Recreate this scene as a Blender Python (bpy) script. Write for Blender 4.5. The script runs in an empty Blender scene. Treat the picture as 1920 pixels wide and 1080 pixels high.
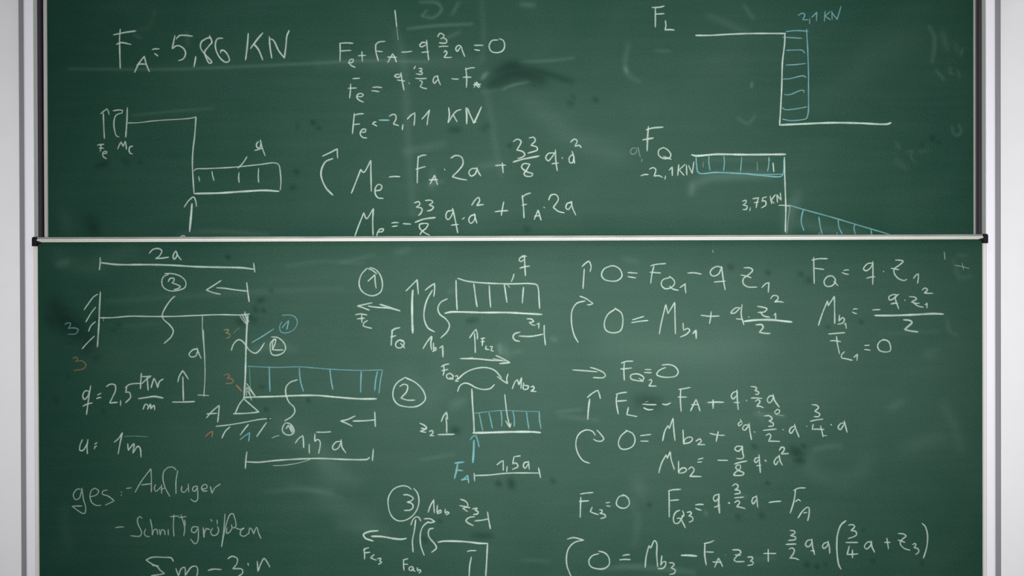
import bpy, math, random
import numpy as np
from mathutils import Vector, Matrix

random.seed(7)
S = bpy.context.scene
C = S.collection

# ---------------------------------------------------------------- camera
FPX = 2072.0                       # focal length in pixels of the 1920 px wide frame
CAM = Vector((0.0, -3.5, 1.5))
PITCH, ROLL, YAW = math.radians(0.30), math.radians(0.18), math.radians(-0.06)
fw = Vector((math.sin(YAW), math.cos(YAW) * math.cos(PITCH), -math.sin(PITCH))).normalized()
rt0 = fw.cross(Vector((0, 0, 1))).normalized()
up0 = rt0.cross(fw).normalized()
rt = rt0 * math.cos(ROLL) - up0 * math.sin(ROLL)
up = up0 * math.cos(ROLL) + rt0 * math.sin(ROLL)
cd = bpy.data.cameras.new('camera')
cam = bpy.data.objects.new('camera', cd)
C.objects.link(cam)
cam.matrix_world = Matrix(((rt.x, up.x, -fw.x, CAM.x), (rt.y, up.y, -fw.y, CAM.y), (rt.z, up.z, -fw.z, CAM.z), (0, 0, 0, 1)))
cd.sensor_width = 36.0
cd.lens = FPX / 1920.0 * 36.0
cd.clip_start = 0.05
S.camera = cam

def at(px, py, y):
    """the point of the vertical plane at depth y that the pixel looks at"""
    d = fw + rt * ((px - 960.0) / FPX) + up * ((540.0 - py) / FPX)
    t = (y - CAM.y) / d.y
    return CAM + d * t

# ---------------------------------------------------------------- world, lights, exposure
S.view_settings.view_transform = 'Standard'
S.view_settings.look = 'None'
S.view_settings.gamma = 1.0
S.view_settings.use_curve_mapping = False
S.view_settings.exposure = -0.28
w = bpy.data.worlds.new('room_light')
S.world = w
w.use_nodes = True
w.node_tree.nodes['Background'].inputs[0].default_value = (0.93, 0.95, 1.0, 1)
w.node_tree.nodes['Background'].inputs[1].default_value = 0.18

def area(name, loc, target, sx, sy, power, col, spread=180):
    l = bpy.data.lights.new(name, 'AREA')
    l.shape = 'RECTANGLE'
    l.size, l.size_y = sx, sy
    l.energy = power
    l.color = col
    l.spread = math.radians(spread)
    o = bpy.data.objects.new(name, l)
    C.objects.link(o)
    o.location = loc
    o.rotation_euler = (Vector(target) - Vector(loc)).to_track_quat('-Z', 'Y').to_euler()
    return o
# daylight from the windows at the back of the room, and the ceiling lamps over the front rows
area('back_window_light', (0.22, -6.2, 1.38), (0.14, 0, 1.36), 1.9, 0.7, 57, (1.0, 1.0, 1.0), 44)
area('ceiling_lamp_light', (0.2, -0.95, 3.6), (0.1, 0, 1.2), 2.6, 0.3, 15, (1.0, 0.99, 0.97), 140)

# ---------------------------------------------------------------- materials
def mat(name):
    m = bpy.data.materials.new(name)
    m.use_nodes = True
    n = m.node_tree.nodes
    return m, n, m.node_tree.links, n['Principled BSDF']

def node(n, t, **kw):
    x = n.new(t)
    for k, v in kw.items():
        setattr(x, k, v)
    return x

def plain(name, col, rough=0.5, metal=0.0, var=0.06, scale=30.0, spec=0.5, stretch=(1, 1, 1)):
    m, n, l, b = mat(name)
    tc = node(n, 'ShaderNodeTexCoord')
    mp = node(n, 'ShaderNodeMapping')
    mp.inputs['Scale'].default_value = stretch
    nz = node(n, 'ShaderNodeTexNoise')
    nz.inputs['Scale'].default_value = scale
    nz.inputs['Detail'].default_value = 5
    cr = node(n, 'ShaderNodeValToRGB')
    cr.color_ramp.elements[0].position = 0.3
    cr.color_ramp.elements[1].position = 0.7
    cr.color_ramp.elements[0].color = tuple(c * (1 - var) for c in col) + (1,)
    cr.color_ramp.elements[1].color = tuple(min(1, c * (1 + var)) for c in col) + (1,)
    l.new(tc.outputs['Object'], mp.inputs['Vector'])
    l.new(mp.outputs['Vector'], nz.inputs['Vector'])
    l.new(nz.outputs['Fac'], cr.inputs['Fac'])
    l.new(cr.outputs['Color'], b.inputs['Base Color'])
    b.inputs['Roughness'].default_value = rough
    b.inputs['Metallic'].default_value = metal
    b.inputs['Specular IOR Level'].default_value = spec
    return m

M_wall = plain('painted_wall', (0.80, 0.79, 0.81), 0.7, var=0.012, scale=9, spec=0.2)
M_floor = plain('linoleum_floor', (0.30, 0.29, 0.27), 0.5, var=0.12, scale=12)
M_white = plain('white_enamelled_aluminium', (0.73, 0.71, 0.765), 0.5, var=0.015, scale=20, stretch=(1, 1, .05))
M_flange = plain('grey_anodised_aluminium', (0.215, 0.21, 0.23), 0.45, 0.0, var=0.06, scale=40, stretch=(1, 1, .05))
M_inner = plain('pale_channel_aluminium', (0.80, 0.84, 0.81), 0.5, 0.0, var=0.04, scale=40, stretch=(1, 1, .05))
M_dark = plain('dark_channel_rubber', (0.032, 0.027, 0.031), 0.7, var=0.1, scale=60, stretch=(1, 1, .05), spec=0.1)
M_line = plain('seal_line', (0.10, 0.08, 0.12), 0.6, var=0.1, scale=60)
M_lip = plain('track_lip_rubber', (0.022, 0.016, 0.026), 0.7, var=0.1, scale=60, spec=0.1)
M_seal = plain('green_grey_seal', (0.07, 0.08, 0.065), 0.7, var=0.1, scale=60, spec=0.1)
M_rail = plain('satin_rail_aluminium', (0.60, 0.61, 0.55), 0.6, 0.0, var=0.03, scale=30, stretch=(.05, 1, 1), spec=0.15)
M_raildk = plain('worn_rail_aluminium', (0.20, 0.205, 0.19), 0.7, 0.0, var=0.14, scale=26, stretch=(.5, 1, 1), spec=0.12)
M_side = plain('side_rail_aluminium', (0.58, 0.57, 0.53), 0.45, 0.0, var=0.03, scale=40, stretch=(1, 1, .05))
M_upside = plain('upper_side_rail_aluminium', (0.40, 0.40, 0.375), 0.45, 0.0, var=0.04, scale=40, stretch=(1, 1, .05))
M_cap = plain('black_plastic', (0.009, 0.007, 0.011), 0.65, var=0.2, scale=50, spec=0.08)
M_back = plain('board_core', (0.25, 0.24, 0.22), 0.7)

def board_material():
    m, n, l, b = mat('green_enamel_writing_surface')
    tc = node(n, 'ShaderNodeTexCoord')
    # broad clouds of rubbed-in chalk dust
    big = node(n, 'ShaderNodeTexNoise')
    big.inputs['Scale'].default_value = 2.3
    big.inputs['Detail'].default_value = 4
    big.inputs['Distortion'].default_value = 0.6
    l.new(tc.outputs['Object'], big.inputs['Vector'])
    # sponge streaks, near horizontal
    mp = node(n, 'ShaderNodeMapping')
    mp.inputs['Scale'].default_value = (1.2, 1, 16)
    mp.inputs['Rotation'].default_value = (0, math.radians(7), 0)
    st = node(n, 'ShaderNodeTexNoise')
    st.inputs['Scale'].default_value = 2.2
    st.inputs['Detail'].default_value = 5
    st.inputs['Distortion'].default_value = 0.35
    l.new(tc.outputs['Object'], mp.inputs['Vector'])
    l.new(mp.outputs['Vector'], st.inputs['Vector'])
    # grain
    gr = node(n, 'ShaderNodeTexNoise')
    gr.inputs['Scale'].default_value = 330
    gr.inputs['Detail'].default_value = 2
    l.new(tc.outputs['Object'], gr.inputs['Vector'])
    dust_shade = node(n, 'ShaderNodeAttribute', attribute_name='dust_shade')  # rubbed chalk, plus the edge and rail shade painted into its film
    damp = node(n, 'ShaderNodeAttribute', attribute_name='damp')
    def mth(op, a, c, clamp=False):
        x = node(n, 'ShaderNodeMath', operation=op, use_clamp=clamp)
        for i, v in enumerate((a, c)):
            if isinstance(v, (int, float)):
                x.inputs[i].default_value = v
            else:
                l.new(v, x.inputs[i])
        return x.outputs[0]
    a1 = mth('MULTIPLY', mth('SUBTRACT', big.outputs['Fac'], 0.5), 0.030)
    a2 = mth('MULTIPLY', mth('SUBTRACT', st.outputs['Fac'], 0.5), 0.014)
    a3 = mth('MULTIPLY', mth('SUBTRACT', gr.outputs['Fac'], 0.5), 0.085)
    s = mth('ADD', mth('ADD', a1, a2), a3)
    s = mth('ADD', s, 0.003)
    s = mth('ADD', s, dust_shade.outputs['Fac'])
    dry = mth('SUBTRACT', 1.0, damp.outputs['Fac'], True)
    s = mth('MULTIPLY', mth('MAXIMUM', s, 0.0), dry, True)
    mix = node(n, 'ShaderNodeMix', data_type='RGBA')
    mix.inputs['A'].default_value = (0.0040, 0.0325, 0.0200, 1)
    mix.inputs['B'].default_value = (0.53, 0.78, 0.65, 1)
    l.new(s, mix.inputs['Factor'])
    mix2 = node(n, 'ShaderNodeMix', data_type='RGBA')
    mix2.inputs['B'].default_value = (0.0012, 0.013, 0.0085, 1)
    l.new(damp.outputs['Fac'], mix2.inputs['Factor'])
    l.new(mix.outputs['Result'], mix2.inputs['A'])
    l.new(mix2.outputs['Result'], b.inputs['Base Color'])
    b.inputs['Roughness'].default_value = 0.60
    b.inputs['Specular IOR Level'].default_value = 0.08
    return m
M_board = board_material()

def chalk_material(name, col):
    m, n, l, b = mat(name)
    tc = node(n, 'ShaderNodeTexCoord')
    g = node(n, 'ShaderNodeTexNoise')
    g.inputs['Scale'].default_value = 260
    g.inputs['Detail'].default_value = 3
    g.inputs['Roughness'].default_value = 0.7
    l.new(tc.outputs['Object'], g.inputs['Vector'])
    at_ = node(n, 'ShaderNodeAttribute', attribute_name='chalk')
    sp = node(n, 'ShaderNodeSeparateColor')
    l.new(at_.outputs['Color'], sp.inputs['Color'])
    def mth(op, a, c, clamp=False):
        x = node(n, 'ShaderNodeMath', operation=op, use_clamp=clamp)
        for i, v in enumerate((a, c)):
            if isinstance(v, (int, float)):
                x.inputs[i].default_value = v
            else:
                l.new(v, x.inputs[i])
        return x.outputs[0]
    edge = mth('MULTIPLY', mth('SUBTRACT', 1.0, sp.outputs[0]), 1.9, True)
    grain = mth('ADD', mth('MULTIPLY', mth('SUBTRACT', g.outputs['Fac'], 0.5), 1.1), 0.86)
    a = mth('MULTIPLY', mth('MULTIPLY', edge, grain, True), sp.outputs[1], True)
    tr = node(n, 'ShaderNodeBsdfTransparent')
    mx = node(n, 'ShaderNodeMixShader')
    b.inputs['Base Color'].default_value = col + (1,)
    b.inputs['Roughness'].default_value = 0.95
    b.inputs['Specular IOR Level'].default_value = 0.1
    l.new(a, mx.inputs[0])
    l.new(tr.outputs[0], mx.inputs[1])
    l.new(b.outputs[0], mx.inputs[2])
    l.new(mx.outputs[0], n['Material Output'].inputs['Surface'])
    return m
CH = {'w': chalk_material('white_chalk', (0.40, 0.50, 0.435)),
      'c': chalk_material('blue_chalk', (0.15, 0.345, 0.36)),
      'o': chalk_material('orange_chalk', (0.27, 0.14, 0.07)),
      'y': chalk_material('ochre_chalk', (0.27, 0.23, 0.10))}

# ---------------------------------------------------------------- helpers
WLOC = {}
def link(name, data, wloc, parent=None):
    o = bpy.data.objects.new(name, data)
    C.objects.link(o)
    WLOC[o.name] = Vector(wloc)
    if parent is not None:
        o.parent = parent
        o.location = Vector(wloc) - WLOC[parent.name]
    else:
        o.location = wloc
    return o

def tag(o, label=None, cat=None, group=None, kind=None):
    for k, v in (('label', label), ('category', cat), ('group', group), ('kind', kind)):
        if v:
            o[k] = v
    return o

def mesh_obj(name, V, F, mats, parent=None, fm=None, bevel=0.0, smooth=False):
    V = np.array([tuple(v) for v in V], dtype=float)
    c = (V.min(0) + V.max(0)) / 2
    me = bpy.data.meshes.new(name)
    me.from_pydata((V - c).tolist(), [], F)
    if not isinstance(mats, (list, tuple)):
        mats = [mats]
    for m in mats:
        me.materials.append(m)
    if fm:
        for p, i in zip(me.polygons, fm):
            p.material_index = i
    if smooth:
        for p in me.polygons:
            p.use_smooth = True
    me.update()
    o = link(name, me, c, parent)
    if bevel:
        b = o.modifiers.new('bevel', 'BEVEL')
        b.width = bevel
        b.segments = 2
        b.limit_method = 'ANGLE'
    return o

def extrude(name, poly, axis, a, b, mats, parent=None, bevel=0.0, fm=None, smooth=False):
    """extrude a closed 2D outline along x, y or z from a to b"""
    def p(u, v, t):
        return {'x': (t, u, v), 'z': (u, v, t), 'y': (u, t, v)}[axis]
    n = len(poly)
    V = [p(u, v, a) for u, v in poly] + [p(u, v, b) for u, v in poly]
    F = [[i, (i + 1) % n, n + (i + 1) % n, n + i] for i in range(n)]
    F += [list(range(n))[::-1], list(range(n, 2 * n))]
    o = mesh_obj(name, V, F, mats, parent, (fm + [0, 0]) if fm else None, bevel, smooth)
    import bmesh
    bm = bmesh.new()
    bm.from_mesh(o.data)
    bmesh.ops.recalc_face_normals(bm, faces=bm.faces)
    bm.to_mesh(o.data)
    bm.free()
    return o

def box(name, x0, x1, y0, y1, z0, z1, m, parent=None, bevel=0.0):
    return extrude(name, [(x0, y0), (x1, y0), (x1, y1), (x0, y1)], 'z', z0, z1, m, parent, bevel)

# ---------------------------------------------------------------- key measures (metres)
YU = 0.060                      # upper board lies this far behind the lower one
XL0, XL1 = at(64.6, 560, 0).x, at(1848.6, 560, 0).x          # lower board, outer edges
ZTOP = at(956, 442.2, 0).z                                    # top of the lower board
ZLB = ZTOP - 1.22
XU0, XU1 = at(82.9, 225, YU).x, at(1831.6, 225, YU).x
ZUB = ZTOP - 0.06
ZUT = ZUB + 1.22
WALL_Y = 0.115

# ---------------------------------------------------------------- room
tag(box('wall_front', -3.6, 3.6, WALL_Y, WALL_Y + 0.15, -0.02, 3.4, M_wall), kind='structure')
tag(box('floor', -3.6, 3.6, -5.2, WALL_Y + 0.15, -0.12, 0.0, M_floor), kind='structure')

# ---------------------------------------------------------------- columns that carry the boards
def column(side):
    s = -1 if side == 'left' else 1
    if side == 'left':
        px = dict(wall=36.9, f0=44.9, c0=63.6, i1=72.0, d1=84.5)
    else:
        px = dict(wall=1876.4, f0=1867.6, c0=1849.4, i1=1840.2, d1=1829.5)
    xo, xi = at(px['f0'], 450, 0).x, at(px['c0'], 450, 0).x
    lab = ('white aluminium column left of the chalkboards, beside the dimmer strip of wall' if side == 'left'
           else 'white aluminium column right of the chalkboards, beside the brighter strip of wall')
    root = tag(link('sliding_column', None, ((xo + xi) / 2, WALL_Y, 0)), lab, 'column', 'columns that carry the sliding chalkboards', kind='thing')
    # front cover, softly rounded to the outside
    n = 7
    yb = 0.030
    y0 = 0.0012
    pts = []
    r = 0.008
    pts.append((xi + s * 0.0010, yb)); pts.append((xi + s * 0.0010, y0 + 0.0004)); pts.append((xi + s * 0.0014, y0))
    for k in range(n + 1):
        a = math.pi / 2 * k / n
        pts.append((xo - s * (r - r * math.sin(a)), y0 + r * 0.6 * (1 - math.cos(a))))
    pts.append((xo, yb))
    extrude('front_cover', pts, 'z', 0.0, 3.0, M_white, root)
    # grey flange on the wall side and the narrow seal against the wall
    xf = at(px['wall'] - s * 1.4, 450, 0.045).x
    xw = at(px['wall'], 450, 0.045).x
    box('outer_flange', min(xo, xf), max(xo, xf), 0.042, WALL_Y, 0.0, 3.0, M_flange, root)
    box('wall_seal', min(xf, xw), max(xf, xw), 0.045, WALL_Y, 0.0, 3.0, M_seal if s > 0 else M_flange, root)
    box('cover_core', min(xo, xi) + 0.003, max(xo, xi) - 0.003, yb, WALL_Y, 0.0, 3.0, M_flange, root)
    # pale inner side of the channel, and the dark rubber track the rear board runs in
    xs_ = sorted((xi - s * 0.0001, xi + s * 0.0009))
    box('channel_wall', xs_[0], xs_[1], y0 + 0.0015, yb + 0.002, 0.0, 3.0, M_inner, root)
    xd = at(px['i1'] - s * 8.2, 450, 0.033).x
    xg = at(px['i1'] - s * 5.6, 450, 0.033).x
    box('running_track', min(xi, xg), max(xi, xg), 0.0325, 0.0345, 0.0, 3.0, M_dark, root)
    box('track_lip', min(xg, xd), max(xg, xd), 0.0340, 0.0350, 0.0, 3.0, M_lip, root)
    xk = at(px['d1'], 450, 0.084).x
    box('gap_shade_strip', min(xi, xk), max(xi, xk), 0.084, WALL_Y, 0.0, 3.0, M_lip, root)  # dark strip added so the gap beside the board reads as shade
    box('foot_plate', min(xo, xi) - 0.02, max(xo, xi) + 0.02, 0.02, WALL_Y, 0.0, 0.012, M_flange, root, 0.002)
    return root
column('left')
column('right')

# ---------------------------------------------------------------- rubbed chalk, damp patches
# (board, kind, sigma px, amount, points in photo pixels)
RUB = """
U d 2.2 .07 130,129 300,130 430,126 600,118 690,114 800,116
U d 2.5 .06 975,117 1050,112 1075,108
U d 9 .03 600,119 720,116 900,117
U d 2 .09 788,4 820,6 828,18 812,33 792,30
U d 2 .07 792,28 800,20
U d 2.2 .09 765,54 820,48 885,45
U d 3 .06 848,26 860,5
U d 3 .05 830,75 862,60
U d 4 .07 978,8 1000,10
U d 6 .035 742,60 752,90 760,150 765,260 775,400
U d 4 .03 903,0 907,60 905,110
U d 5 .03 912,165 920,220 940,330
U d 3 .16 905,146 912,138
U d 2 .13 945,166 960,160 990,153
U d 3 .05 905,172 945,166
U d 4 .05 1178,86 1172,118 1178,140 1196,151
U d 2.5 .10 1172,128 1175,134
U d 2.5 .05 1230,95 1256,96
U d 3 .05 1395,10 1412,34
U d 5 .035 1330,30 1400,60
U d 1.8 .12 1410,155 1409,163
U d 2.5 .05 1385,222 1402,232 1415,218
U d 3 .06 1742,50 1752,70 1752,90 1748,115
U d 5 .04 1768,62 1775,90
U d 2.2 .06 1755,132 1764,142 1770,150
U d 1.6 .06 1778,128 1784,128 1780,136 1788,139
U d 2 .05 1795,132 1800,145
U d 2 .06 1805,92 1801,104
U d 4 .03 1790,82 1796,96
U d 2 .07 1785,238 1788,250 1796,254 1802,246 1798,234
U d 1.6 .05 1702,284 1710,284 1708,292 1715,304
U d 3 .035 1680,268 1686,278
U d 4 .03 1680,300 1700,316
U d 3 .03 1725,285 1740,282
U d 7 .07 1300,346 1330,334 1380,330 1440,328
U d 5 .07 1297,350 1296,363
U d 4 .03 1320,300 1440,298
U d 9 .06 1478,400 1476,438
U d 9 .05 1500,420 1560,432 1620,438
U d 8 .05 1484,395 1495,365
U d 3 .02 250,60 280,50 290,20
U d 2 .05 252,66 265,72
U d 3 .04 350,60 352,84 
U d 2 .05 250,216 310,210 400,203
U d 4 .035 335,440 400,434 500,440
U d 12 .03 120,400 128,430
U d 3 .05 806,346 830,340
U d 6 .04 810,350 812,320
U d 5 .04 900,312 935,308
U d 6 .04 760,285 830,270
U d 16 .035 1000,200 1080,260 1160,290
U d 22 .014 1540,190 1640,110 1720,60
U w 12 .5 932,153 955,140 985,138 1012,146
U w 9 .5 935,135 960,125 985,132
U w 8 .42 920,160 950,140 965,128
U w 6 .38 970,125 1000,132 1040,143
U w 5 .30 1030,140 1070,152
U w 3.5 .45 586,229 588,231
U w 3 .45 597,240 599,240
U w 3.5 .25 557,235 558,238
U w 3.5 .45 555,321 557,323
U w 4 .4 548,352 550,352
U w 4.5 .35 182,311 200,306
U w 4 .25 232,301 240,305
U w 3 .3 262,304 264,306
U w 5 .3 845,243 860,243
U w 5 .3 908,240 914,236
U w 2.5 .4 1001,160 1002,161
U w 3 .3 1073,180 1076,182
U w 4 .3 1068,193 1072,195
U w 3.5 .35 1115,186 1118,188
U w 3 .4 955,272 957,273
U w 10 .45 170,415 178,435
U w 4 .4 1748,258 1749,262
U w 3 .35 1759,266 1760,267
U w 3 .25 1727,270 1729,272
U w 4 .35 985,428 990,432
L d 5 .06 110,495 125,492
L d 14 .03 110,480 160,500 240,470
L w 15 .6 104,578 120,600 150,622
L w 9 .4 90,590 104,612
L w 10 .4 140,598 165,640 160,655
L d 2 .03 86,580 110,583 140,600 160,625
L w 4 .35 170,655 172,657
L w 4 .3 183,670 178,672
L w 2.5 .45 425,480 430,484
L w 4 .35 478,578 480,582
L w 3 .4 493,582 495,583
L w 5 .3 447,602 455,606
L w 5 .35 470,596 476,600
L w 4 .3 485,565 492,562
L w 3 .3 508,545 509,546
L w 3 .3 223,609 225,610
L w 3 .25 213,618 215,620
L w 3.5 .35 192,599 178,598
L w 3 .4 578,750 579,752
L w 3 .35 499,767 500,769
L w 3.5 .3 105,748 106,752
L w 2.5 .4 193,770 194,771
L w 3 .3 127,708 129,708
L w 3 .3 488,725 492,726
L w 3 .3 504,785 506,786
L w 5 .35 850,806 858,808
L w 4 .45 934,906 936,908
L w 5 .4 957,902 960,912
L w 3.5 .3 1035,900 1038,903
L w 3 .4 1217,946 1219,947
L w 5 .25 888,1004 920,1005
L w 3.5 .4 795,1010 797,1014
L w 3 .3 824,977 826,978
L w 4 .35 1369,500 1371,502
L w 3.5 .35 1439,511 1441,512
L w 3.5 .35 1501,514 1503,515
L w 5 .3 1515,524 1518,526
L w 3 .3 1614,603 1616,604
L w 3 .25 1551,612 1553,613
L w 7 .4 1488,845 1500,852
L w 5 .4 1494,862 1504,864
L w 3.5 .35 1506,836 1508,838
L w 4 .3 1413,836 1416,838
L w 10 .28 1200,752 1230,755
L w 3 .35 1438,905 1440,906
L w 4 .3 1426,965 1430,967
L w 4 .3 1383,968 1385,970
L w 4 .4 1512,1058 1514,1060
L w 3.5 .4 1531,1061 1532,1063
L w 3 .3 1547,1058 1549,1059
L w 3 .3 1636,1052 1638,1054
L w 3 .3 1728,1055 1730,1058
L w 2.5 .3 1618,994 1619,994
L w 4 .25 878,602 892,600
L d 2.5 .09 936,648 938,662
L d 7 .06 940,650 950,664
L d 4 .04 966,660 975,658
L d 3.5 .07 1035,635 1042,638
L d 3.5 .05 846,545 844,548
L d 7 .05 850,760 868,752
L d 3 .035 640,492 700,478
L d 5 .04 745,474 765,468
L d 4 .028 200,565 330,556 470,548 640,540
L d 3 .03 540,498 600,490 680,494
L d 3 .02 230,612 300,606
L d 6 .04 478,655 520,648 550,655
L d 3 .03 500,922 575,918 640,932
L d 5 .025 540,910 620,924
L d 14 .032 600,928 650,958 690,972
L d 8 .035 640,985 720,995
L d 14 .035 610,870 660,900
L d 3 .04 790,862 850,852
L d 2.5 .05 1045,772 1090,768
L d 3 .04 1048,780 1120,788
L d 3 .03 980,1050 1030,1052
L d 4 .06 1130,1066 1190,1064 1260,1068 1300,1074
L d 3 .04 1160,1060 1210,1060
L d 6 .03 1180,940 1195,970 1190,1020
L d 10 .04 1195,905 1200,925
L d 12 .028 1515,868 1530,890 1570,905
L d 12 .024 1590,900 1620,880 1625,862
L d 4 .05 1528,842 1555,837 1575,836
L d 6 .04 1670,765 1690,754
L d 8 .03 1770,760 1790,800 1800,840
L d 12 .03 1700,840 1760,820
L d 4 .03 1410,1050 1450,1046
L d 3 .05 1391,930 1398,932
L d 2.2 .08 1322,960 1325,965
L d 3 .04 1775,600 1782,622 1794,628
L d 3 .03 1738,657 1760,656
L d 5 .03 1735,665 1750,668
L d 2.5 .04 1795,478 1812,479
L d 4 .04 1788,490 1800,520 1820,518
L d 3 .05 1415,776 1470,780
L d 5 .025 1420,760 1430,790
L d 4 .04 1170,485 1195,490
L d 3 .025 1650,625 1760,622
L d 20 .03 760,700 800,740 830,700
L d 22 .03 1150,640 1300,660 1420,640
L d 16 .03 520,790 600,850 620,900
L d 8 .02 120,950 122,990 128,1020
"""

def smooth_path(P, step):
    """Catmull-Rom through the points, resampled every step"""
    P = [np.array(p, float) for p in P]
    if len(P) == 2:
        n = max(1, int(np.linalg.norm(P[1] - P[0]) / step))
        return [P[0] + (P[1] - P[0]) * k / n for k in range(n + 1)]
    Q = [2 * P[0] - P[1]] + P + [2 * P[-1] - P[-2]]
    out = [P[0]]
    for i in range(1, len(Q) - 2):
        p0, p1, p2, p3 = Q[i - 1], Q[i], Q[i + 1], Q[i + 2]
        d = [max(np.linalg.norm(b - a), 1e-6) ** 0.5 for a, b in ((p0, p1), (p1, p2), (p2, p3))]
        m1 = (p2 - p1) + d[1] * ((p1 - p0) / d[0] - (p2 - p0) / (d[0] + d[1]))
        m2 = (p2 - p1) + d[1] * ((p3 - p2) / d[2] - (p3 - p1) / (d[1] + d[2]))
        n = max(1, int(np.linalg.norm(p2 - p1) / step + 0.5))
        for k in range(1, n + 1):
            t = k / n
            out.append((2 * t**3 - 3 * t**2 + 1) * p1 + (t**3 - 2 * t**2 + t) * m1 + (-2 * t**3 + 3 * t**2) * p2 + (t**3 - t**2) * m2)
    return out

def surface(name, x0, x1, z0, z1, y, which, parent):
    step = 0.0048
    nx, nz = int((x1 - x0) / step), int((z1 - z0) / step)
    xs, zs = np.linspace(x0, x1, nx + 1), np.linspace(z0, z1, nz + 1)
    X, Z = np.meshgrid(xs, zs)
    dust_shade, damp = np.zeros_like(X), np.zeros_like(X)
    for ln in RUB.strip().splitlines():
        f = ln.split()
        if f[0] != which:
            continue
        sg = float(f[2]) / 592.0
        pts = [at(*map(float, p.split(',')), y) for p in f[4:]]
        pp = smooth_path([(p.x, p.z) for p in pts], max(sg * 0.8, 0.003))
        acc = np.zeros_like(X)
        for i, (px_, pz_) in enumerate(pp):
            ix0, ix1 = np.searchsorted(xs, [px_ - 3.2 * sg, px_ + 3.2 * sg])
            iz0, iz1 = np.searchsorted(zs, [pz_ - 3.2 * sg, pz_ + 3.2 * sg])
            if ix1 <= ix0 or iz1 <= iz0:
                continue
            sx, sz = X[iz0:iz1, ix0:ix1], Z[iz0:iz1, ix0:ix1]
            g = np.exp(-((sx - px_) ** 2 + (sz - pz_) ** 2) / (2 * sg * sg))
            t = i / max(1, len(pp) - 1)
            g = g * (0.55 + 0.45 * math.sin(math.pi * min(1, max(0, 0.12 + 0.76 * t))))
            acc[iz0:iz1, ix0:ix1] = np.maximum(acc[iz0:iz1, ix0:ix1], g)
        if f[1] == 'd':
            dust_shade += acc * float(f[3]) * 0.5
        else:
            damp = np.maximum(damp, acc * min(1.0, float(f[3]) * 1.35))
    # old chalk the sponge spreads over the most used part (middle and right);
    # its thinning toward frame and rail also paints in vignette and rail shade
    def ramp(v, pts):
        return np.interp(v, [p[0] for p in pts], [p[1] for p in pts])
    U_ = X * 592 + 956
    if which == 'L':
        film_shade = 0.043 * ramp(U_, [(70, .0), (120, .10), (300, .30), (560, .72), (850, .86), (1300, 1.0), (1550, .84), (1720, .70), (1835, .42)])
        film_shade *= ramp(z1 - Z, [(0.0, .15), (0.03, .48), (0.12, .90), (0.35, 1.0), (0.70, .80), (1.05, .45), (1.2, .3)])
    else:
        film_shade = 0.026 * ramp(U_, [(85, .0), (130, .08), (300, .25), (520, .62), (950, .88), (1250, .95), (1500, .80), (1700, .55), (1822, .2)])
        film_shade *= ramp(Z - z0, [(0.0, .25), (0.06, .28), (0.09, .62), (0.14, .95), (0.45, 1.0), (0.62, .85), (0.74, .52), (0.82, .35), (1.2, .3)])
    dust_shade += film_shade
    cx, cz = (x0 + x1) / 2, (z0 + z1) / 2
    me = bpy.data.meshes.new(name)
    co = np.stack([X - cx, np.zeros_like(X), Z - cz], -1).reshape(-1, 3)
    i = np.arange((nx + 1) * (nz + 1)).reshape(nz + 1, nx + 1)
    q = np.stack([i[:-1, :-1], i[:-1, 1:], i[1:, 1:], i[1:, :-1]], -1).reshape(-1, 4)
    me.vertices.add(len(co)); me.vertices.foreach_set('co', co.ravel())
    me.loops.add(q.size); me.loops.foreach_set('vertex_index', q.ravel().astype(np.int32))
    me.polygons.add(len(q)); me.polygons.foreach_set('loop_start', np.arange(0, q.size, 4, dtype=np.int32))
    me.update()
    me.validate()
    for nm, arr in (('dust_shade', dust_shade), ('damp', damp)):
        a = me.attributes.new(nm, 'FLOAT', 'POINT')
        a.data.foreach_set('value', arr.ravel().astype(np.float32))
    me.materials.append(M_board)
    return link(name, me, (cx, y, cz), parent)

# ---------------------------------------------------------------- the two boards
def cap_outline(xc, zc, s, yb):
    """corner cap: rounded outside corner, a short toe under the rail (s=-1 left, +1 right)"""
    pts = []
    o = xc + s * 0.0026            # outer edge
    i = xc - s * 0.0118            # inner edge of the upright
    t = zc + 0.0012
    r = 0.006
    pts.append((o, zc - 0.0285))
    pts.append((o, t - r))
    for k in range(1, 7):
        a = math.pi / 2 * k / 6
        pts.append((o - s * (r - r * math.cos(a)), t - r + r * math.sin(a)))
    pts.append((xc - s * 0.0125, t))
    pts.append((xc - s * 0.0125, zc - 0.0118))
    pts.append((xc - s * 0.0250, zc - 0.0150))
    pts.append((xc - s * 0.0240, zc - 0.0185))
    pts.append((xc - s * 0.0150, zc - 0.0190))
    pts.append((i, zc - 0.0285))
    return pts

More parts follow.
